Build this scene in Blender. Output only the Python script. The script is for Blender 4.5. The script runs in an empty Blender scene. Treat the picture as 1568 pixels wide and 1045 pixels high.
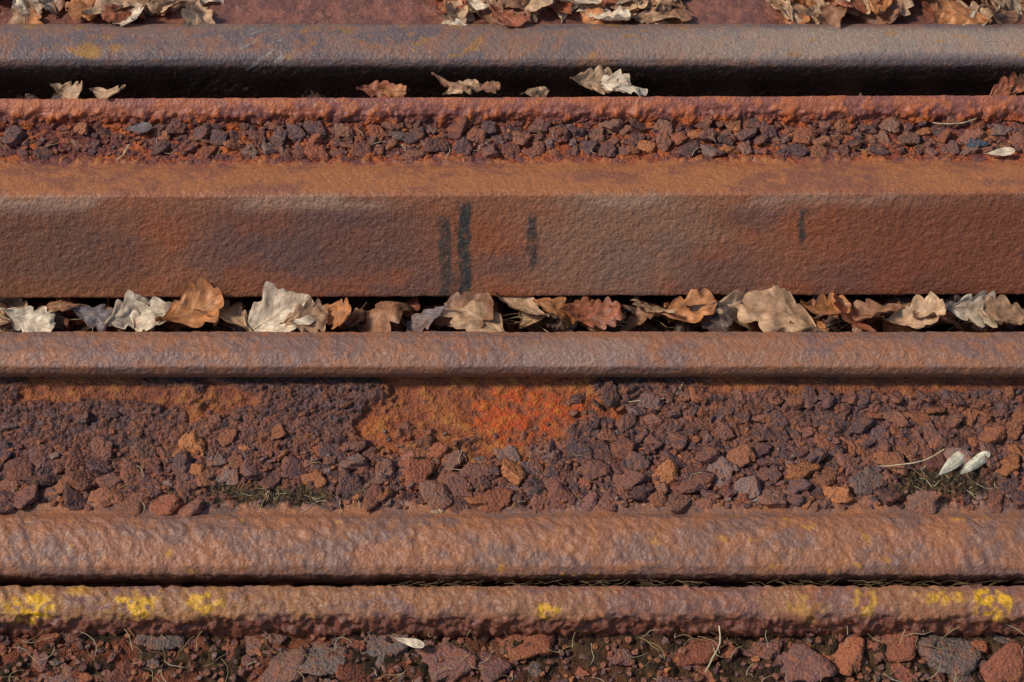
import bpy, bmesh, math, numpy as np
from mathutils import Vector, Euler
rng=np.random.default_rng(7)
MM=0.001
P=math.radians(50); SP=math.sin(P); CP=math.cos(P); D=2.2; U=0.0007
# station -> metres along the ground for a given height (calibrated profile sections)
def ST(t,z):
    s=(522.5-t)*U; z=z*MM
    return (s*(1-SP*z/D)-CP*z)/(SP-CP*s/D)
def depth(y,z): return D+y*CP-z*SP
def XU(u,y,z): return (u-784)*U*depth(y,z)/D
def lin(c):
    c=np.array(c,dtype=float)/255.
    return np.where(c<=0.04045,c/12.92,((c+0.055)/1.055)**2.4)
# ---------- noise
def hsh(ix,iy,seed):
    n=(ix.astype(np.int64)*374761393+iy.astype(np.int64)*668265263+seed*1274126177)&0xffffffff
    n=((n^(n>>13))*1274126177)&0xffffffff
    n=n^(n>>16)
    n=(n*2246822519)&0xffffffff
    return ((n^(n>>15))&0xffffff)/float(0x1000000)
def vn(x,y,seed=0):
    ix=np.floor(x);iy=np.floor(y);fx=x-ix;fy=y-iy
    fx=fx*fx*fx*(fx*(fx*6-15)+10);fy=fy*fy*fy*(fy*(fy*6-15)+10)
    a=hsh(ix,iy,seed);b=hsh(ix+1,iy,seed);c=hsh(ix,iy+1,seed);d=hsh(ix+1,iy+1,seed)
    return a*(1-fx)*(1-fy)+b*fx*(1-fy)+c*(1-fx)*fy+d*fx*fy
def fbm(x,y,seed=0,o=4,g=0.5):
    r=0;a=1;t=0
    for i in range(o):
        c,s_=math.cos(0.6*i+.3),math.sin(0.6*i+.3)
        r=r+a*vn((x*c-y*s_)*2**i+17.3*i,(x*s_+y*c)*2**i+5.1*i,seed+i);t+=a;a*=g
    return r/t
def worley(x,y,seed=0,j=0.9):
    ix=np.floor(x);iy=np.floor(y)
    f1=np.full(x.shape,9.);f2=np.full(x.shape,9.);idd=np.zeros(x.shape)
    for dx in(-1,0,1):
        for dy in(-1,0,1):
            cx=ix+dx;cy=iy+dy
            px=cx+0.5+j*(hsh(cx,cy,seed)-0.5);py=cy+0.5+j*(hsh(cx,cy,seed+9)-0.5)
            d=np.hypot(x-px,y-py);h=hsh(cx,cy,seed+23)
            m=d<f1
            f2=np.where(m,f1,np.minimum(f2,d));idd=np.where(m,h,idd);f1=np.where(m,d,f1)
    return f1,f2,idd
def ss(a,b,x):
    t=np.clip((x-a)/(b-a),0,1);return t*t*(3-2*t)
def mix(c1,c2,m):
    m=m[...,None];return c1*(1-m)+np.asarray(c2)*m
def blob(u,t,cu,ct,ru,rt,n,amp=0.7,e0=1.15,e1=.6):
    d=np.hypot((u-cu)/ru,(t-ct)/rt)
    return ss(e0,e1,d+(n-0.5)*amp*2)
def sat(c,k=1.02,g=.95):
    l=(c@np.array([.3,.6,.1]))[...,None];return np.clip((l+(c-l)*k)*g,0.004,1)
# ---------- materials
def new_mat(name):
    m=bpy.data.materials.new(name);m.use_nodes=True
    nt=m.node_tree;nt.nodes.clear();return m,nt
def N(nt,t,**k):
    n=nt.nodes.new(t)
    for a,b in k.items(): setattr(n,a,b)
    return n
def rust_mat(name,spk=0.5,bump=0.0006,rough=0.72,peel=260,spec=0.35):
    m,nt=new_mat(name);L=nt.links.new
    out=N(nt,'ShaderNodeOutputMaterial');b=N(nt,'ShaderNodeBsdfPrincipled')
    L(b.outputs[0],out.inputs[0])
    b.inputs['Specular IOR Level'].default_value=spec
    at=N(nt,'ShaderNodeAttribute',attribute_name='Col')
    tc=N(nt,'ShaderNodeTexCoord')
    def noise(s,d=4,r=0.6,off=0):
        mp=N(nt,'ShaderNodeMapping');mp.inputs['Location'].default_value=(off,off*.7,off*.3)
        L(tc.outputs['Object'],mp.inputs[0])
        n=N(nt,'ShaderNodeTexNoise');n.inputs['Scale'].default_value=s;n.inputs['Detail'].default_value=d
        n.inputs['Roughness'].default_value=r;L(mp.outputs[0],n.inputs['Vector']);return n.outputs[0]
    def ramp(src,lo,hi,v0=0.,v1=1.):
        r=N(nt,'ShaderNodeMapRange');r.inputs[1].default_value=lo;r.inputs[2].default_value=hi
        r.inputs[3].default_value=v0;r.inputs[4].default_value=v1;L(src,r.inputs[0]);return r.outputs[0]
    def mx(fac,a,bc,mode='MIX'):
        x=N(nt,'ShaderNodeMix',data_type='RGBA',blend_type=mode)
        if hasattr(fac,'links'): L(fac,x.inputs[0])
        else: x.inputs[0].default_value=fac
        L(a,x.inputs[6])
        if hasattr(bc,'links'): L(bc,x.inputs[7])
        else: x.inputs[7].default_value=bc
        return x.outputs[2]
    n1=noise(170,3,.7);n2=noise(480,2,.7,3)
    c=at.outputs['Color']
    c=mx(ramp(n1,.54,.72,0,spk),c,(0.36,0.13,0.034,1))
    c=mx(ramp(n1,.46,.34,0,spk*.7),c,(0.10,0.053,0.047,1))
    c=mx(ramp(n2,.60,.74,0,spk*.7),c,(0.36,0.22,0.14,1))
    c=mx(ramp(n2,.42,.30,0,spk*1.0),c,(0.05,0.024,0.019,1))
    v=ramp(n2,.3,.7,.82,1.18)
    cb=N(nt,'ShaderNodeCombineColor')
    for i in range(3): L(v,cb.inputs[i])
    c=mx(1.0,c,cb.outputs[0],'MULTIPLY')
    L(c,b.inputs['Base Color'])
    L(ramp(n1,.3,.7,rough-.1,rough+.15),b.inputs['Roughness'])
    n5=noise(peel,2,.45,19)
    bp=N(nt,'ShaderNodeBump');bp.inputs['Strength'].default_value=1;bp.inputs['Distance'].default_value=bump*2.5
    L(n5,bp.inputs['Height']);L(bp.outputs[0],b.inputs['Normal'])
    return m
M_rail=rust_mat('rusty_steel',0.34,0.00055,.52,300,.5)
M_crust=rust_mat('scaled_rust',0.5,0.0013,.78,360,.3)
M_stone=rust_mat('rust_chip',0.5,0.0014,.78,320,.3)
M_soil=rust_mat('soil',0.2,0.0018,.92,450,.1)
def leaf_mat():
    m,nt=new_mat('dry_leaf');L=nt.links.new
    out=N(nt,'ShaderNodeOutputMaterial');b=N(nt,'ShaderNodeBsdfPrincipled')
    b.inputs['Roughness'].default_value=.5;b.inputs['Specular IOR Level'].default_value=.4
    at=N(nt,'ShaderNodeAttribute',attribute_name='Col');uv=N(nt,'ShaderNodeAttribute',attribute_name='LUV')
    sp=N(nt,'ShaderNodeSeparateColor');L(uv.outputs['Color'],sp.inputs[0])
    ab=N(nt,'ShaderNodeMath',operation='ABSOLUTE');L(sp.outputs[1],ab.inputs[0])
    m1=N(nt,'ShaderNodeMath',operation='MULTIPLY');L(ab.outputs[0],m1.inputs[0]);m1.inputs[1].default_value=2.0
    m2=N(nt,'ShaderNodeMath',operation='MULTIPLY_ADD');L(sp.outputs[0],m2.inputs[0]);m2.inputs[1].default_value=9.;
    m3=N(nt,'ShaderNodeMath',operation='SUBTRACT');L(m2.outputs[0],m3.inputs[0]);L(m1.outputs[0],m3.inputs[1]);m2.inputs[2].default_value=5
    pp=N(nt,'ShaderNodeMath',operation='PINGPONG');L(m3.outputs[0],pp.inputs[0]);pp.inputs[1].default_value=.5
    r1=N(nt,'ShaderNodeMapRange');L(pp.outputs[0],r1.inputs[0]);r1.inputs[1].default_value=.07;r1.inputs[2].default_value=.015;r1.inputs[4].default_value=.6
    r2=N(nt,'ShaderNodeMapRange');L(ab.outputs[0],r2.inputs[0]);r2.inputs[1].default_value=.07;r2.inputs[2].default_value=.02
    mxm=N(nt,'ShaderNodeMath',operation='MAXIMUM');L(r1.outputs[0],mxm.inputs[0]);L(r2.outputs[0],mxm.inputs[1])
    tc=N(nt,'ShaderNodeTexCoord')
    n=N(nt,'ShaderNodeTexNoise');n.inputs['Scale'].default_value=110;n.inputs['Detail'].default_value=5;L(tc.outputs['Object'],n.inputs['Vector'])
    r3=N(nt,'ShaderNodeMapRange');L(n.outputs[0],r3.inputs[0]);r3.inputs[1].default_value=.35;r3.inputs[2].default_value=.65;r3.inputs[3].default_value=.6;r3.inputs[4].default_value=1.2
    vm=N(nt,'ShaderNodeVectorMath',operation='SCALE');L(at.outputs['Color'],vm.inputs[0]);L(r3.outputs[0],vm.inputs['Scale'])
    vs=N(nt,'ShaderNodeMath',operation='MULTIPLY');L(mxm.outputs[0],vs.inputs[0]);vs.inputs[1].default_value=.25
    x=N(nt,'ShaderNodeMix',data_type='RGBA');L(vs.outputs[0],x.inputs[0]);L(vm.outputs[0],x.inputs[6]);x.inputs[7].default_value=(.5,.33,.18,1)
    L(x.outputs[2],b.inputs['Base Color'])
    ha=N(nt,'ShaderNodeMath',operation='MULTIPLY_ADD');L(n.outputs[0],ha.inputs[0]);ha.inputs[1].default_value=2.2;L(mxm.outputs[0],ha.inputs[2])
    bp=N(nt,'ShaderNodeBump');bp.inputs['Distance'].default_value=.0006;L(ha.outputs[0],bp.inputs['Height']);L(bp.outputs[0],b.inputs['Normal'])
    tr=N(nt,'ShaderNodeBsdfTranslucent');L(x.outputs[2],tr.inputs[0])
    ms=N(nt,'ShaderNodeMixShader');ms.inputs[0].default_value=.15;L(b.outputs[0],ms.inputs[1]);L(tr.outputs[0],ms.inputs[2])
    L(ms.outputs[0],out.inputs[0]);return m
M_leaf=leaf_mat()
# ---------- mesh helper
def make_mesh(name,V,Q,col,mats,extra=None,ngons=None,fmat=None,smooth=True):
    me=bpy.data.meshes.new(name)
    nf=len(Q);k=Q.shape[1]
    ng=ngons or []
    loops=np.concatenate([Q.ravel()]+[np.array(g) for g in ng]).astype(np.int32)
    starts=list(np.arange(nf)*k);tot=[k]*nf;c=nf*k
    for g in ng: starts.append(c);tot.append(len(g));c+=len(g)
    me.vertices.add(len(V));me.vertices.foreach_set('co',V.astype(np.float32).ravel())
    me.loops.add(len(loops));me.loops.foreach_set('vertex_index',loops)
    me.polygons.add(len(starts));me.polygons.foreach_set('loop_start',np.array(starts,dtype=np.int32))
    me.polygons.foreach_set('loop_total',np.array(tot,dtype=np.int32))
    me.update(calc_edges=True)
    def addc(nm,cc):
        a=me.attributes.new(nm,'FLOAT_COLOR','POINT')
        rgba=np.ones((len(V),4),dtype=np.float32);rgba[:,:cc.shape[1]]=cc
        a.data.foreach_set('color',rgba.ravel())
    addc('Col',np.clip(col,0,1))
    if extra is not None: addc('LUV',extra)
    for m in mats: me.materials.append(m)
    if fmat is not None:
        fm=np.concatenate([fmat,np.zeros(len(ng),dtype=np.int32)]).astype(np.int32)
        me.polygons.foreach_set('material_index',fm)
    me.polygons.foreach_set('use_smooth',np.full(len(starts),smooth))
    me.validate()
    ob=bpy.data.objects.new(name,me);bpy.context.scene.collection.objects.link(ob);return ob
xs=np.arange(-0.72,0.7201,0.0015)
ext=[];x=0.72;st=0.0025
while x<3.0:
    st*=1.25;st=min(st,.05);x+=st;ext.append(x)
xs=np.concatenate([-np.array(ext)[::-1],xs,np.array(ext)])
GR={}
def build_rail(name,ctrl,fn,step=1.5,smooth=2,skew=0.0,crust=None):
    pts=np.array([(c[1],c[2]) for c in ctrl]);ts=np.array([c[0] for c in ctrl]);vis=[c[3] for c in ctrl]
    Pn=[];T=[];n=len(pts)
    for i in range(n):
        a=pts[i];b=pts[(i+1)%n];L=np.hypot(*(b-a))
        stp=(step if vis[i] else 9.0)*MM
        k=max(1,int(round(L/stp)))
        for j in range(k):
            f=j/k;Pn.append(a*(1-f)+b*f);T.append(ts[i]*(1-f)+ts[(i+1)%n]*f)
    Pn=np.array(Pn);T=np.array(T)
    for _ in range(smooth):
        Pn=(np.roll(Pn,1,0)+2*Pn+np.roll(Pn,-1,0))/4
    d=np.roll(Pn,-1,0)-np.roll(Pn,1,0)
    seg=np.hypot(*(np.roll(Pn,-1,0)-Pn).T);S=np.concatenate([[0],np.cumsum(seg)[:-1]])
    nrm=np.stack([d[:,1],-d[:,0]],1);nrm/=np.hypot(nrm[:,0],nrm[:,1])[:,None]
    area=np.sum(Pn[:,0]*np.roll(Pn[:,1],-1)-np.roll(Pn[:,0],-1)*Pn[:,1])
    if area<0: nrm=-nrm
    X,Sg=np.meshgrid(xs,S,indexing='ij');_,Tg=np.meshgrid(xs,T,indexing='ij')
    Ug=784+X/U*(D/depth(Pn[:,0],Pn[:,1]))[None,:]
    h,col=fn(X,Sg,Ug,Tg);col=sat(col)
    Y=Pn[None,:,0]+nrm[None,:,0]*h+skew*X;Z=Pn[None,:,1]+nrm[None,:,1]*h
    V=np.stack([X,Y,Z],-1);nx,ns=X.shape
    idx=np.arange(nx*ns).reshape(nx,ns);i2=np.roll(idx,-1,1)
    Q=np.stack([idx[:-1],idx[1:],i2[1:],i2[:-1]],-1).reshape(-1,4)
    if area>0: Q=Q[:,::-1]
    fm=None;mats=[M_rail]
    if crust:
        mats=[M_rail,M_crust];tt=np.tile(T,(nx-1,1)).ravel()
        fm=((tt>crust[0])&(tt<crust[1])).astype(np.int32)
    ob=make_mesh(name,V.reshape(-1,3),Q,col.reshape(-1,3),mats,ngons=[list(idx[0]),list(idx[-1][::-1])],fmat=fm)
    GR[ob.name]=(V,Tg,Ug)
    return ob
def C(t,z,v=1): return (t,ST(t,z),z*MM,v)
def H(t,y,z,v=0): return (t,y,z,v)
def relief(X,S,a=0.0005):
    return (fbm(X/.005,S/.005,5,2)-.5)*a*2+(fbm(X/.05,S/.04,8,3)-.5)*.0015
# ---------- rail A (far)
def fnA(X,S,u,t):
    n=fbm(X/.05,S/.02,1,5);n2=fbm(X/.012,S/.012,2,4);n3=fbm(X/.16,S/.03,33,3)
    col=mix(lin([128,100,86])*np.ones(X.shape+(3,)),lin([108,90,86]),ss(.42,.6,n))
    col=mix(col,lin([148,98,70]),ss(.52,.68,n2)*.6)
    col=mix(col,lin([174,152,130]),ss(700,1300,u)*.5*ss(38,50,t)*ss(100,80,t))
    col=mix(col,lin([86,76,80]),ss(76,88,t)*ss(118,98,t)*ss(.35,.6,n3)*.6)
    col=mix(col,lin([66,50,42]),ss(94,110,t))  # shade on the undercut front face painted into its colour, in two steps
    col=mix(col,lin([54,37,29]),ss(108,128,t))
    sc=np.maximum(blob(u,t,400,80,34,38,n2,.8),blob(u,t,345,130,50,10,n2,.8))
    col=mix(col,lin([165,158,148]),sc*ss(.6,.68,fbm((X*.8-S)/.0025,(S*.3+X*.2)/.008,77,4))*.55)
    col=mix(col,lin([165,115,35]),blob(u,t,135,78,22,14,n2)*.7)
    col=mix(col,lin([165,115,35]),ss(.76,.8,fbm(X/.02,S/.014,91,2))*.5*ss(100,85,t))
    col=mix(col,mix(lin([138,86,68])*np.ones(X.shape+(3,)),lin([112,70,58]),ss(.4,.6,n2)),ss(38,34,t))
    return relief(X,S,.0006)+(n2-.5)*.0014*ss(38,30,t)*2,col
A=[C(150,-4),C(134,14),C(120,32),C(109,45),C(101,54),C(90,62),C(76,66),C(52,67),C(42,63),C(37,56),
   H(30,ST(37,56)+.012,.045,1),H(20,ST(37,56)+.03,.042,1),H(-40,ST(37,56)+.15,.042,1),H(-60,ST(37,56)+.17,.06),H(-80,ST(37,56)+.20,.062),H(-90,ST(37,56)+.205,-.10),H(145,ST(150,-4)+.01,-.10)]
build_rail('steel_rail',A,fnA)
# ---------- rail B
def fnB(X,S,u,t):
    n=fbm(X/.05,S/.035,11,5);n2=fbm(X/.010,S/.010,12,4);n3=fbm(X/.15,S/.06,13,4)
    f1,f2,idd=worley(X/.011+n2*1.6,S/.009+n2,14)
    base=np.ones(X.shape+(3,))
    c_rim=mix(lin([164,92,62])*base,lin([138,80,66]),ss(.42,.58,n));c_rim=mix(c_rim,lin([190,104,52]),ss(.54,.68,n2)*.6)
    c_tr=mix(lin([156,78,48])*base,lin([110,66,60]),ss(.35,.6,idd*.5+n*.5));c_tr=mix(c_tr,lin([194,100,44]),ss(.56,.66,n2)*.7)
    c_tr=mix(c_tr,lin([108,58,54]),blob(u,t,110,225,70,40,n2,.6)*.8)
    c_sl=mix(lin([168,102,58])*base,lin([144,86,58]),ss(.42,.6,n));c_sl=mix(c_sl,lin([178,110,60]),ss(.5,.65,n2)*.5)
    c_fc=mix(lin([146,88,58])*base,lin([122,80,64]),ss(.4,.64,n3))
    c_fc=mix(c_fc,lin([154,82,46]),ss(.46,.66,n)*.6)
    c_fc=mix(c_fc,lin([100,72,64]),blob(u,t,480,370,190,80,n3,.5)*.6)
    c_fc=mix(c_fc,lin([150,118,94]),blob(u,t,960,390,170,110,n3,.5)*.5)
    c_fc=mix(c_fc,lin([124,64,40]),ss(1180,1380,u)*.65)
    c_fc=mix(c_fc,lin([90,68,58]),blob(u,t,60,400,180,80,n3,.5)*.55)
    c_fc=mix(c_fc,lin([152,90,48]),ss(405,452,t)*ss(620,180,u)*.6)
    c_fc=mix(c_fc,lin([178,138,112]),ss(292,303,t)*ss(330,308,t)*(.1+.7*ss(.42,.62,n3)))  # highlight along the upper edge of the face, painted into the colour
    col=mix(c_rim,c_tr,ss(168,182,t+(n2-.5)*30))
    col=mix(col,c_sl,ss(246,254,t+(n2-.5)*14))
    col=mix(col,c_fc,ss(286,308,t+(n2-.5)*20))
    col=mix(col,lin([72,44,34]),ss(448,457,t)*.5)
    g=.35+.65*ss(.2,.42,fbm(X/.003,S/.008,61,3))
    w=(fbm(X*0+.3,S/.02,62,2)-.5)*8
    def mk(cu,a,b,wd,am):
        return ss(wd+3,wd-3,np.abs(u-cu-w)+(n2-.5)*9)*ss(a-8,a+8,t)*ss(b+6,b-6,t)*g*am
    dk=np.maximum.reduce([mk(712,310,465,10,1.),mk(682,332,465,9,.85),mk(816,328,408,7,.85),mk(1229,322,374,5,.95),mk(697,415,465,22,.5)])
    col=mix(col,lin([52,51,47]),dk)
    tr=ss(172,184,t)*ss(254,246,t)
    h=relief(X,S,.0006)+tr*(ss(0,.3,f2-f1)*.003+idd*.003+(n2-.5)*.005)
    h+=ss(160,174,t)*ss(200,182,t)*(n2-.5)*.010+ss(300,150,t)*(n2-.5)*.0009
    h+=ss(300,310,t)*(fbm(X/.0042,S/.0042,45,2)-.5)*.0005
    h+=ss(440,456,t)*(n2-.5)*.0015
    return h,col
yb=ST(455,-53)
B=[C(455,-53),C(306,56),C(299,61),C(290,62),C(258,45),C(250,36),C(240,29),C(200,30),C(185,38),C(174,50),C(160,58),C(149,62),
   H(147,ST(149,62)+.006,.056,1),H(146,ST(149,62)+.008,-.02),H(146,ST(149,62)+.008,-.10),H(460,yb+.05,-.10),H(458,yb+.014,-.062)]
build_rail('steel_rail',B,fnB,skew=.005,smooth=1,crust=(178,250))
# ---------- rail C
def openC(u,t,n):
    op=blob(u,t,730,620,200,105,n,.9,1.0,.84)
    op=np.maximum(op,blob(u,t,260,604,180,32,n,1.,1.,.8)*.8)
    return np.maximum(op,blob(u,t,1350,592,300,14,n,1.)*.7)
def soilC(u,t,n2):
    return np.maximum(blob(u,t,410,766,120,22,n2,.9),blob(u,t,1440,750,95,34,n2,.8))
def fnC(X,S,u,t):
    n=fbm(X/.05,S/.03,21,5);n2=fbm(X/.010,S/.010,22,4);n3=fbm(X/.2,S/.04,23,4)
    f1,f2,idd=worley(X/.014+n2*2.2,S/.012+n2*1.5,24);g1,g2,gid=worley(X/.0055+n2*1.2,S/.005,25)
    base=np.ones(X.shape+(3,))
    c_hd=mix(lin([150,106,82])*base,lin([132,100,88]),ss(.4,.58,n));c_hd=mix(c_hd,lin([168,104,64]),ss(.5,.66,n2)*.5)
    c_hd=mix(c_hd,lin([142,124,116]),blob(u,t,880,548,110,26,n,.9)*.4)
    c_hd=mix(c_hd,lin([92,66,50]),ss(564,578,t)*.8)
    op=openC(u,t,n);cr=1-op
    c_or=mix(lin([170,94,48])*base,lin([142,80,50]),ss(.4,.6,n2*.6+n*.4))
    c_or=mix(c_or,lin([190,72,30]),blob(u,t,800,635,85,45,n,.9)*ss(.42,.56,n2)*.75);c_or=mix(c_or,lin([196,130,54]),ss(.6,.72,n2)*.45)
    c_or=mix(c_or,lin([110,58,46]),ss(.47,.36,n2)*.7)
    c_cr=mix(lin([126,82,68])*base,lin([94,68,64]),ss(.3,.7,idd*.5+n*.5));c_cr=mix(c_cr,lin([154,90,54]),ss(.54,.7,n2)*.55)
    c_cr=mix(c_cr,lin([120,104,106]),ss(.85,.95,gid)*.4)
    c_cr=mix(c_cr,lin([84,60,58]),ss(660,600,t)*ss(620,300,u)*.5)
    c_wb=mix(c_or,c_cr,cr)
    crk=ss(.12,.02,f2-f1)*cr
    c_wb=mix(c_wb,lin([60,35,27]),crk*.6)
    c_wb=mix(c_wb,mix(lin([80,64,42])*base,lin([44,36,24]),ss(.4,.6,gid)),soilC(u,t,n2))
    c_ft=mix(lin([154,102,74])*base,lin([132,96,80]),ss(.42,.6,n));c_ft=mix(c_ft,lin([172,108,62]),ss(.5,.66,n2)*.5)
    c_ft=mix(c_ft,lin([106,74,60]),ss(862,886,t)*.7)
    c_ft=mix(c_ft,lin([190,132,40]),ss(.84,.9,fbm(X/.014,S/.014,92,2))*.6)
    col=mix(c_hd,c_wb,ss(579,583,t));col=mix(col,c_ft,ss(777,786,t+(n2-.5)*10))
    web=ss(584,596,t)*ss(788,776,t)
    h=relief(X,S,.0006)
    h+=web*(cr*(.004+ss(0,.4,f2-f1)*.0030+idd*.0034*ss(0,900,u+n*300)+ss(0,.4,g2-g1)*.0018)+(n2-.5)*.008)
    rp=fbm((X+.55*S)/.0085,(S-.2*X)/.012,28,3)
    h+=ss(784,800,t)*(rp-.5)*.0040
    h+=ss(577,560,t)*(rp-.5)*.0014
    return h,col
yc=ST(578,-66)
Cc=[C(886,-108),C(880,-99),C(866,-91),C(840,-84),C(812,-80),C(794,-84),C(784,-94),C(776,-101),C(700,-103),C(640,-98),C(592,-84),
    H(584,yc+.018,-.076,1),H(581,yc+.008,-.072,1),C(578,-66),C(573,-57),C(562,-46),C(540,-38),C(517,-39),C(508,-45),
    H(505,ST(508,-45)+.004,-.055,1),H(505,ST(508,-45)+.004,-.13),H(890,ST(886,-108)+.02,-.15),H(888,ST(886,-108)+.006,-.125)]
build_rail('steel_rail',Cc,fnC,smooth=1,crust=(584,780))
# ---------- bar E
def fnE(X,S,u,t):
    n=fbm(X/.05,S/.03,31,5);n2=fbm(X/.009,S/.009,32,4)
    base=np.ones(X.shape+(3,))
    col=mix(lin([152,104,72])*base,lin([132,92,78]),ss(.42,.6,n));col=mix(col,lin([160,124,66]),ss(.48,.62,n2)*.6*ss(900,200,u))
    col=mix(col,lin([158,92,54]),ss(.52,.66,n2)*.5)
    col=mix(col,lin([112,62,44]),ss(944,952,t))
    p=np.zeros(X.shape)
    for cu,ct,ru,rt,a in[(48,928,44,26,1),(205,926,42,22,.9),(318,918,32,20,.75),(120,905,22,9,.4),(838,934,16,13,.9),(1240,932,36,24,.3),(1325,922,22,26,.6),(1450,916,38,10,.65),(1520,925,30,28,1.)]:
        p=np.maximum(p,blob(u,t,cu,ct,ru,rt,n2*.6+n*.4,.9)*a)
    col=mix(col,lin([224,166,36]),p*ss(.36,.56,fbm(X/.006,S/.006,35,3)))
    rp=fbm((X+.5*S)/.0085,(S-.2*X)/.012,38,3)
    h=relief(X,S,.0006)+(rp-.5)*.0046+ss(936,952,t)*(n2-.5)*.014+p*.0004
    return h,col
E=[C(968,-128),C(960,-121),C(952,-113),C(940,-104),C(922,-97),C(905,-97),C(898,-100),H(895,ST(898,-100)+.004,-.108,1),
   H(893,ST(898,-100)+.005,-.17),H(970,ST(968,-128)+.006,-.17)]
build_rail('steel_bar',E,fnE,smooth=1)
# ---------- ground
def axis(lo,hi,step,far):
    a=np.arange(lo,hi+step/2,step);s=step;o=[];x=hi
    while x<far: s*=1.35;x+=s;o.append(x-hi)
    o=np.array(o);return np.concatenate([lo-o[::-1],a,hi+o])
gx=axis(-.72,.72,.0024,150);gy=axis(-.44,-.23,.0024,150)
GX,GY=np.meshgrid(gx,gy,indexing='ij')
n=fbm(GX/.05,GY/.05,41,4);n2=fbm(GX/.009,GY/.009,42,4)
near=ss(1.5,.8,np.abs(GX))*ss(1.5,.8,np.abs(GY))
GZ=-.138+near*((n-.5)*.020+(n2-.5)*.015)+.03*ss(-.1,0,GY)
gc=mix(lin([88,66,46])*np.ones(GX.shape+(3,)),lin([52,41,30]),ss(.4,.6,n2*.6+n*.4))
gc=mix(gc,lin([134,76,54]),ss(.46,.6,fbm(GX/.035,GY/.03,43,4))*.85*ss(1300,300,784+GX/U))
idx=np.arange(GX.size).reshape(GX.shape)
Q=np.stack([idx[:-1,:-1],idx[1:,:-1],idx[1:,1:],idx[:-1,1:]],-1).reshape(-1,4)
GV=np.stack([GX,GY,GZ],-1)
make_mesh('ground',GV.reshape(-1,3),Q,gc.reshape(-1,3),[M_soil])
# ---------- stones
def ico(sub):
    bm=bmesh.new();bmesh.ops.create_icosphere(bm,subdivisions=sub,radius=1)
    v=np.array([x.co[:] for x in bm.verts]);f=np.array([[q.index for q in x.verts] for x in bm.faces]);bm.free();return v,f
def templates(sub,k,rough=.22):
    v,f=ico(sub);v=v/np.linalg.norm(v,axis=1)[:,None];o=[]
    for i in range(k):
        m=rng.integers(5,9);an=np.sort(rng.random(m)*.8+np.arange(m))/m*2*np.pi
        nn=np.stack([np.cos(an),np.sin(an),rng.normal(size=m)*.35],1)
        e=rng.normal(size=(5,3));nn=np.vstack([nn,[[rng.normal()*.12,rng.normal()*.12,1],[0,0,-1]],e]);nn/=np.linalg.norm(nn,axis=1)[:,None]
        d=np.concatenate([rng.uniform(.5,1.,m),[.5,.55],rng.uniform(.66,1.05,5)]);dp=v@nn.T
        r=np.where(dp>.05,d[None]/np.maximum(dp,.05),9).min(1);r=np.minimum(r,1.35)
        w=v*r[:,None]
        w+=v*((fbm(w[:,0]*2.6+i*7,w[:,1]*2.6+w[:,2]*2.3,50+i,4)-.5)*rough*2.2)[:,None]
        o.append(w)
    return o,f
TB,FB=templates(4,16);TS,FS=templates(3,16)
def rotm(e): return np.array(Euler(e).to_matrix())
SV={}
stone_cols=[lin(c) for c in([142,92,72],[124,82,70],[148,94,66],[108,76,70],[170,106,64],[126,100,90],[96,70,66],[144,82,58],[130,92,76],[118,74,62],[104,70,64],[98,74,72])]
def stones(name,grid,t0,t1,x0,x1,count,rmin,rmax,flat=.5,sink=.35,cols=stone_cols,dens=None,overlap=.72,tilt=.28,pw=2.6):
    V,T,Ug=grid;m=(T>=t0)&(T<=t1)&(V[...,0]>x0)&(V[...,0]<x1)
    cand=V[m];cu=Ug[m];ct=T[m]
    if dens is not None:
        pr=dens(cu,ct,cand);cand=cand[rng.random(len(cand))<pr]
    VV=[];FF3=[];CC=[];off=0;pos=np.zeros((0,3));rad=np.zeros(0)
    rs=np.sort(rmin+(rmax-rmin)*rng.random(count*5)**pw)[::-1]
    sel=rng.integers(0,len(cand),count*5);k=0
    for i,r in zip(sel,rs):
        p=cand[i]
        if len(pos) and np.any(np.linalg.norm(pos-p,axis=1)<(rad+r)*overlap): continue
        pos=np.vstack([pos,p]);rad=np.append(rad,r);k+=1
        tb,f=(TB,FB) if r>.010 else (TS,FS)
        w=tb[rng.integers(len(tb))]*np.array([1.1,rng.uniform(.7,1),rng.uniform(flat*.8,flat*1.6)])*r
        R=rotm((rng.normal()*tilt,rng.normal()*tilt,0))@rotm((0,0,rng.random()*6.28))
        w=w@R.T+p+np.array([0,0,r*flat*(.55-sink)+.0005])
        VV.append(w);FF3.append(f+off);off+=len(w)
        c=cols[rng.integers(len(cols))]*rng.uniform(.72,1.15)
        sn=fbm(w[:,0]/.006,w[:,1]/.006,66,3)
        CC.append(mix(np.tile(c,(len(w),1)),lin([152,90,56]),ss(.5,.7,sn)*.45))
        if k>=count: break
    SV.setdefault(name,[]).append((np.vstack(VV),np.vstack(FF3),np.vstack(CC)))
def flush(name,mat):
    off=0;V=[];F=[];Cc_=[]
    for v,f,c in SV[name]:
        V.append(v);F.append(f+off);Cc_.append(c);off+=len(v)
    make_mesh(name,np.vstack(V),np.vstack(F),sat(np.vstack(Cc_),1.0,.97),[mat])
gB=GR['steel_rail.001'];gC=GR['steel_rail.002']
stones('rust_chips',gB,190,243,-.71,.71,330,.004,.015,dens=lambda u,t,p: np.clip(.15+.85*ss(220,380,u),0,1),overlap=.66)
stones('rust_chips',gB,205,240,-.71,.71,500,.0016,.004)
crust_cols=[lin(c) for c in([120,80,68],[100,72,68],[132,86,66],[110,84,80],[92,68,64],[144,88,60])]
nosoil=lambda u,t,p:1-soilC(u,t,np.full(u.shape,.42))
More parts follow.
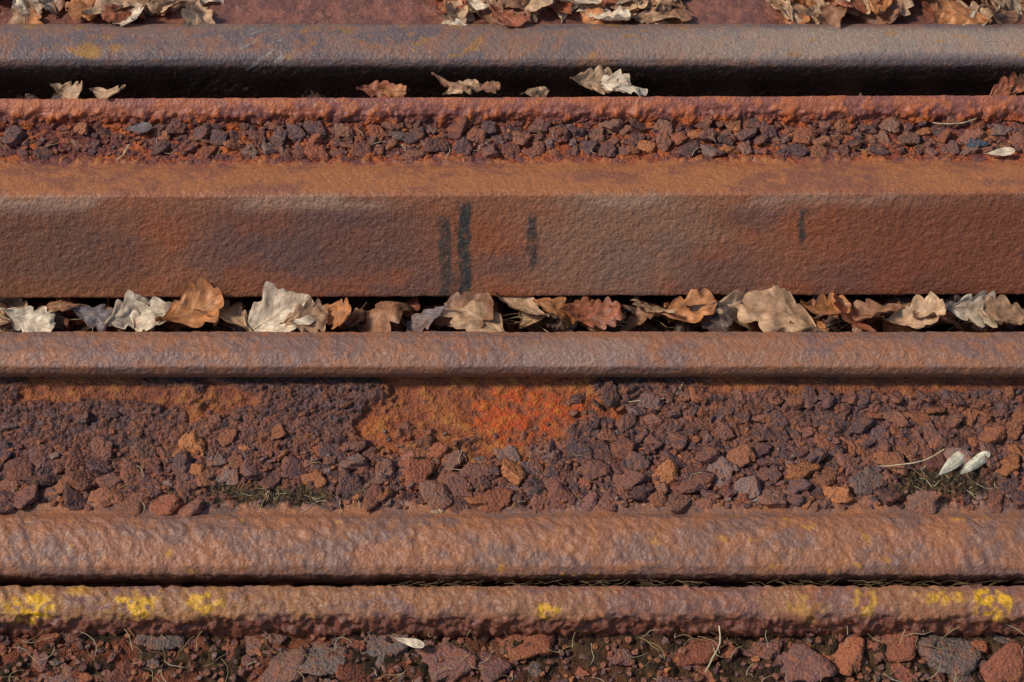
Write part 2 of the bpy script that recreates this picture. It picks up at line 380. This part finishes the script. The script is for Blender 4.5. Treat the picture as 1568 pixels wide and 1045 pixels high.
stones('rust_chips',gC,606,700,-.71,.71,300,.004,.015,flat=.34,sink=.8,cols=crust_cols,overlap=.62,dens=lambda u,t,p:(1-openC(u,t,fbm(p[:,0]/.05,p[:,1]/.03,21,5)))*(.08+.92*ss(700,1100,u)))
stones('rust_chips',gC,690,782,-.71,.71,560,.004,.020,flat=.40,sink=.62,overlap=.58,dens=lambda u,t,p: (ss(680,740,t)*.8+.2)*nosoil(u,t,p))
stones('rust_chips',gC,650,783,-.71,.71,1200,.0014,.0045,dens=lambda u,t,p: ss(640,760,t)*(.06+.94*nosoil(u,t,p)))
gG=(GV,np.broadcast_to(-GY*1000,GX.shape),784+GX/U)
stones('ground_stones',gG,232,450,-.71,.71,300,.004,.032,flat=.3,sink=.75,tilt=.2,overlap=.62,pw=3.5,cols=[lin(c) for c in([146,84,62],[130,78,64],[158,92,62],[118,80,72],[112,96,88],[132,72,52],[124,90,76])],dens=lambda u,t,p:.1+.9*ss(.44,.54,fbm(p[:,0]/.06,p[:,1]/.05,71,3)))
stones('ground_stones',gG,232,450,-.71,.71,2600,.0011,.005,flat=.6)
# the dark bluish pebble in the upper trough, right
def pebble(u,t,z,r,c):
    y=ST(t,z);p=np.array([XU(u,y,z*MM),y,z*MM]);w=TB[3]*np.array([1,.9,.7])*r
    SV['rust_chips'].append((w+p,FB,np.tile(lin(c),(len(w),1))))
pebble(1497,222,38,.013,[62,76,86]);pebble(670,784,-93,.008,[170,140,110]);pebble(1163,765,-93,.007,[150,136,128])
flush('rust_chips',M_stone);flush('ground_stones',M_stone)
# ---------- leaves
LV=[];LF=[];LC=[];LU=[];loff=[0]
nu,nv=40,15
def leaf(cx,cy,cz,L,yaw,pitch,roll,curl,bend,col,wd=.33,seed=None,lob=.42,crm=.85,stain=.6):
    seed=int(rng.integers(1,9999)) if seed is None else seed
    u=np.linspace(0,1,nu);v=np.linspace(-1,1,nv);Ug,Vg=np.meshgrid(u,v,indexing='ij')
    env=np.sin(np.pi*np.clip((u-.08)/.92,0,1)**1.3)**.65
    k=rng.uniform(3.4,5.0);ph=rng.random()
    lb=np.abs(np.sin(np.pi*(k*u+ph)))**.7
    lb2=np.abs(np.sin(np.pi*(k*u+ph+rng.uniform(.1,.4))))**.7
    edge_n=(fbm(u*14+seed,u*0,seed+31,2)-.5)*.25*(lob>.1)
    w1=env*(1-lob+lob*lb+edge_n)+.012;w2=env*(1-lob+lob*lb2-edge_n)+.012
    W=np.where(Vg>0,w1[:,None],w2[:,None])*wd*L
    yy=Vg*W;xx=(Ug-.5)*L+np.abs(Vg)*.10*L*(W/(wd*L))
    kk=curl/(wd*L)*(0.4+1.2*fbm(Ug*2.5,Vg*0,seed,2))
    a=yy*kk;ka=np.where(np.abs(kk)<1e-3,1e-3,kk)
    Y=np.sin(a)/ka;Z=(1-np.cos(a))/ka
    kb=bend/L+1e-4;b=xx*kb
    X2=np.sin(b)*(1/kb-Z);Z2=(1-np.cos(b))/kb+Z*np.cos(b)
    Z2=Z2+crm*((fbm(Ug*3+seed%50,Vg*1.5+3,seed,2)-.5)*.30*L*wd*2+(fbm(Ug*9,Vg*4,seed+5,2)-.5)*.06*L)
    Y=Y+crm*(fbm(Ug*4,Vg*1.5,seed+8,2)-.5)*.10*L
    V=np.stack([X2,Y,Z2],-1).reshape(-1,3)
    R=rotm((0,0,yaw))@rotm((roll,pitch,0))
    V=V@R.T+np.array([cx,cy,cz])
    idx=np.arange(nu*nv).reshape(nu,nv)
    F=np.stack([idx[:-1,:-1],idx[1:,:-1],idx[1:,1:],idx[:-1,1:]],-1).reshape(-1,4)
    LV.append(V);LF.append(F+loff[0]);loff[0]+=len(V)
    sh=(.75+.5*fbm(Ug*3,Vg*2,seed+3,3))
    edge=ss(.46,.7,fbm(Ug*2.5+9,Vg*1.2+4,seed+13,3))*stain
    cc=mix(np.asarray(col)*sh[...,None],lin([142,92,62]),edge)
    LC.append(cc.reshape(-1,3));LU.append(np.stack([Ug,Vg,Ug*0],-1).reshape(-1,3))
pal=dict(tan=lin([206,164,124]),pale=lin([236,212,178]),brn=lin([160,112,80]),red=lin([166,94,62]),dark=lin([92,70,60]),grey=lin([122,108,106]),org=lin([196,128,76]))
def flush_leaves(name):
    make_mesh(name,np.vstack(LV),np.vstack(LF),np.vstack(LC),[M_leaf],extra=np.vstack(LU))
    LV.clear();LF.clear();LC.clear();LU.clear();loff[0]=0
yg=(ST(458,-70)+ST(508,-50))/2
for i in range(120):
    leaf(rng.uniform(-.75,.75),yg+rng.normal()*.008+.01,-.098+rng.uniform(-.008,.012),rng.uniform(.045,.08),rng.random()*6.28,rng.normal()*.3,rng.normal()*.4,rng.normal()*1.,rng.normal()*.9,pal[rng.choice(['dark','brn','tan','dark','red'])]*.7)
main=[(40,490,'pale',.06),(95,470,'brn',.05),(140,482,'grey',.05),(195,482,'pale',.06),(245,480,'pale',.06),(290,478,'org',.075),(350,482,'tan',.07),(420,482,'pale',.085),(465,488,'tan',.05),(515,480,'org',.055),(590,476,'brn',.075),(655,488,'grey',.05),(705,478,'brn',.07),(735,488,'tan',.08),(800,468,'tan',.06),(850,472,'org',.05),(885,476,'red',.045),(915,485,'red',.05),(1005,472,'tan',.06),(1050,478,'org',.065),(1085,485,'dark',.05),(1130,472,'tan',.075),(1200,480,'tan',.1),(1260,474,'org',.06),(1310,490,'red',.065),(1350,478,'brn',.06),(1400,485,'tan',.065),(1440,490,'brn',.06),(1490,474,'pale',.065),(1545,482,'tan',.06)]
for i in range(100):
    u=rng.uniform(-200,1770);t=rng.uniform(462,502);z=-72;y=ST(t,z)
    leaf(XU(u,y,z*MM),y,z*MM,rng.uniform(.025,.06),rng.random()*6.28,rng.normal()*.35,rng.normal()*.4,rng.normal()*1.4,rng.normal()*1.1,pal[rng.choice(['brn','tan','org','dark','grey','red','brn'])]*.9)
for u,t,c,L in main:
    z=-54+rng.uniform(-4,3);y=ST(t,z);leaf(XU(u,y,z*MM),y,z*MM,L*1.12,rng.normal()*.45+(3.14 if rng.random()<.5 else 0),rng.normal()*.2,rng.normal()*.25+.3,rng.uniform(-.3,1.1),rng.normal()*.8,pal[c],wd=rng.uniform(.3,.4),crm=.7,stain=.4)
def top(u0,u1,nn):
    for i in range(nn):
        u=rng.uniform(u0,u1);t=rng.uniform(-50,34);z=50+rng.uniform(0,10);y=ST(t,z)
        leaf(XU(u,y,z*MM),y,z*MM,rng.uniform(.045,.085),rng.random()*6.28,rng.normal()*.2,rng.normal()*.25,rng.normal()*1.1,rng.normal()*.9,pal[rng.choice(['brn','tan','org','pale','tan','red','tan'])])
top(-150,315,54);top(655,1045,54);top(1190,1750,68)
for u,t,c,L in[(105,147,'tan',.05),(165,150,'tan',.05),(575,142,'red',.045),(600,144,'org',.035),(690,132,'brn',.05),(705,138,'tan',.045),(740,140,'brn',.04),(820,145,'tan',.035),(905,130,'tan',.06),(935,132,'pale',.05),(965,138,'pale',.045),(1540,142,'red',.05),(1560,140,'brn',.04)]:
    z=56;y=ST(t,z)+.006;leaf(XU(u,y,z*MM),y,z*MM,L,rng.normal()*.4,rng.normal()*.2,rng.normal()*.3+.2,rng.normal()*1.2,rng.normal()*1.,pal[c],stain=.3)
for i in range(60):
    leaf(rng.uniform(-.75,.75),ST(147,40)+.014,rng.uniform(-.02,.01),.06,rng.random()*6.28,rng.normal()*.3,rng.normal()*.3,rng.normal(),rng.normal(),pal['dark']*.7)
for u,t,z,L,c,yaw,wd in[(1530,234,46,.036,'pale',.15,.16),(210,197,44,.034,'grey',.1,.2),(625,983,-120,.035,'pale',-.3,.14)]:
    y=ST(t,z);leaf(XU(u,y,z*MM),y,z*MM,L,yaw,0,.2,.4,.3,pal[c],wd=wd,lob=.05,crm=.3,stain=.1)
for u,t,yaw in[(1456,712,.8),(1489,712,.74)]:
    z=-80;y=ST(t,z);leaf(XU(u,y,z*MM),y,z*MM,.056,yaw,.12,.25,-.7,.15,lin([246,232,196]),wd=.13,lob=.03,crm=.15,stain=0)
flush_leaves('fallen_oak_leaves')
# ---------- straw
def straws(name,items):
    V=[];F=[];Cl=[];off=0
    for (p,L,yaw,r,c,b) in items:
        k=7;s=np.linspace(-.5,.5,k);x=s*L;yy=b*L*(s*s*4-.3)+ (rng.random()-.5)*.1*L*np.sin(s*9);zz=np.abs(rng.normal())*.12*L*(s+.5)
        ca,sa=math.cos(yaw),math.sin(yaw)
        cen=np.stack([x*ca-yy*sa,x*sa+yy*ca,zz],-1)+p
        n_=np.array([-sa,ca,0]);ring=[]
        for a in range(4):
            an=a*math.pi/2;ring.append(cen+n_*math.cos(an)*r+np.array([0,0,1])*math.sin(an)*r*.7)
        R=np.stack(ring,1).reshape(-1,3);idx=np.arange(k*4).reshape(k,4);i2=np.roll(idx,-1,1)
        F.append(np.stack([idx[:-1],i2[:-1],i2[1:],idx[1:]],-1).reshape(-1,4)+off);V.append(R);off+=len(R);Cl.append(np.tile(c,(len(R),1)))
    V=np.vstack(V);make_mesh(name,V,np.vstack(F),np.vstack(Cl),[M_leaf],extra=np.tile([.3,.5,0],(len(V),1)))
it=[]
def at(u,t,z): y=ST(t,z);return np.array([XU(u,y,z*MM),y,z*MM])
sc=[lin([196,170,120]),lin([160,130,86]),lin([120,90,60]),lin([210,190,150])]
for u,t,z,L,yaw in[(1395,714,-84,.07,.12),(1000,612,-84,.06,.2),(1035,605,-84,.03,.9),(1462,190,42,.05,.05),(190,235,42,.025,1.1),(1095,1000,-122,.05,1.2)]:
    it.append((at(u,t,z),L,yaw,.0009,sc[3],.1))
for i in range(45): it.append((at(rng.normal(410,50),rng.uniform(752,783),-95+rng.uniform(-2,3)),rng.uniform(.008,.024),rng.random()*3.14,.0004,sc[rng.integers(4)],rng.normal()*.2))
for i in range(50): it.append((at(rng.normal(1440,40),rng.uniform(722,783),-95+rng.uniform(-2,3)),rng.uniform(.008,.028),rng.random()*3.14,.0004,sc[rng.integers(4)],rng.normal()*.2))
for i in range(420): it.append((np.array([rng.uniform(-.72,.72),rng.uniform(-.42,-.26),-.130+rng.uniform(0,.008)]),rng.uniform(.006,.035),rng.random()*3.14,.0004,sc[rng.integers(4)]*.9,rng.normal()*.2))
for i in range(100): it.append((at(rng.uniform(600,1568),rng.uniform(890,897),-112),rng.uniform(.01,.025),rng.normal()*.3,.0005,sc[rng.integers(1,3)]*.5,rng.normal()*.1))
for i in range(60): it.append((at(rng.uniform(0,1568),rng.uniform(195,240),42),rng.uniform(.006,.016),rng.random()*3.14,.0004,sc[rng.integers(4)],rng.normal()*.2))
for i in range(60): it.append((at(rng.uniform(0,1568),rng.uniform(690,780),-90),rng.uniform(.006,.02),rng.random()*3.14,.0004,sc[rng.integers(4)],rng.normal()*.2))
for i in range(90): it.append((np.array([rng.uniform(-.6,.6),yg+.004,-.075+rng.uniform(-.01,.012)]),rng.uniform(.015,.05),rng.normal()*.5,.0005,sc[rng.integers(4)],rng.normal()*.2))
straws('dry_straw',it)
# ---------- camera / light
cam=bpy.data.cameras.new('camera');co=bpy.data.objects.new('camera',cam);bpy.context.scene.collection.objects.link(co)
co.location=(0,-D*CP,D*SP);co.rotation_euler=(math.pi/2-P,0,0);cam.lens=36*D/(1568*U);cam.sensor_width=36;cam.clip_start=.05;cam.clip_end=500
bpy.context.scene.camera=co
el=math.radians(48);az=math.radians(-98)
sd=Vector((math.sin(az)*math.cos(el),math.cos(az)*math.cos(el),math.sin(el)))
sl=bpy.data.lights.new('sun','SUN');sl.energy=3.1;sl.angle=math.radians(8);sl.color=(1,.94,.85)
so=bpy.data.objects.new('sun',sl);bpy.context.scene.collection.objects.link(so);so.rotation_euler=sd.to_track_quat('Z','Y').to_euler();so.location=sd*5
w=bpy.data.worlds.new('World');bpy.context.scene.world=w;w.use_nodes=True;nt=w.node_tree
bg=nt.nodes['Background'];sk=nt.nodes.new('ShaderNodeTexSky');sk.sky_type='NISHITA';sk.sun_disc=False;sk.sun_elevation=el;sk.sun_rotation=az
nt.links.new(sk.outputs[0],bg.inputs[0]);bg.inputs[1].default_value=.12
sc_=bpy.context.scene;sc_.view_settings.view_transform='Standard';sc_.view_settings.look='None';sc_.view_settings.exposure=0
print([ (o.name,len(o.data.vertices)) for o in bpy.data.objects if o.type=='MESH'])
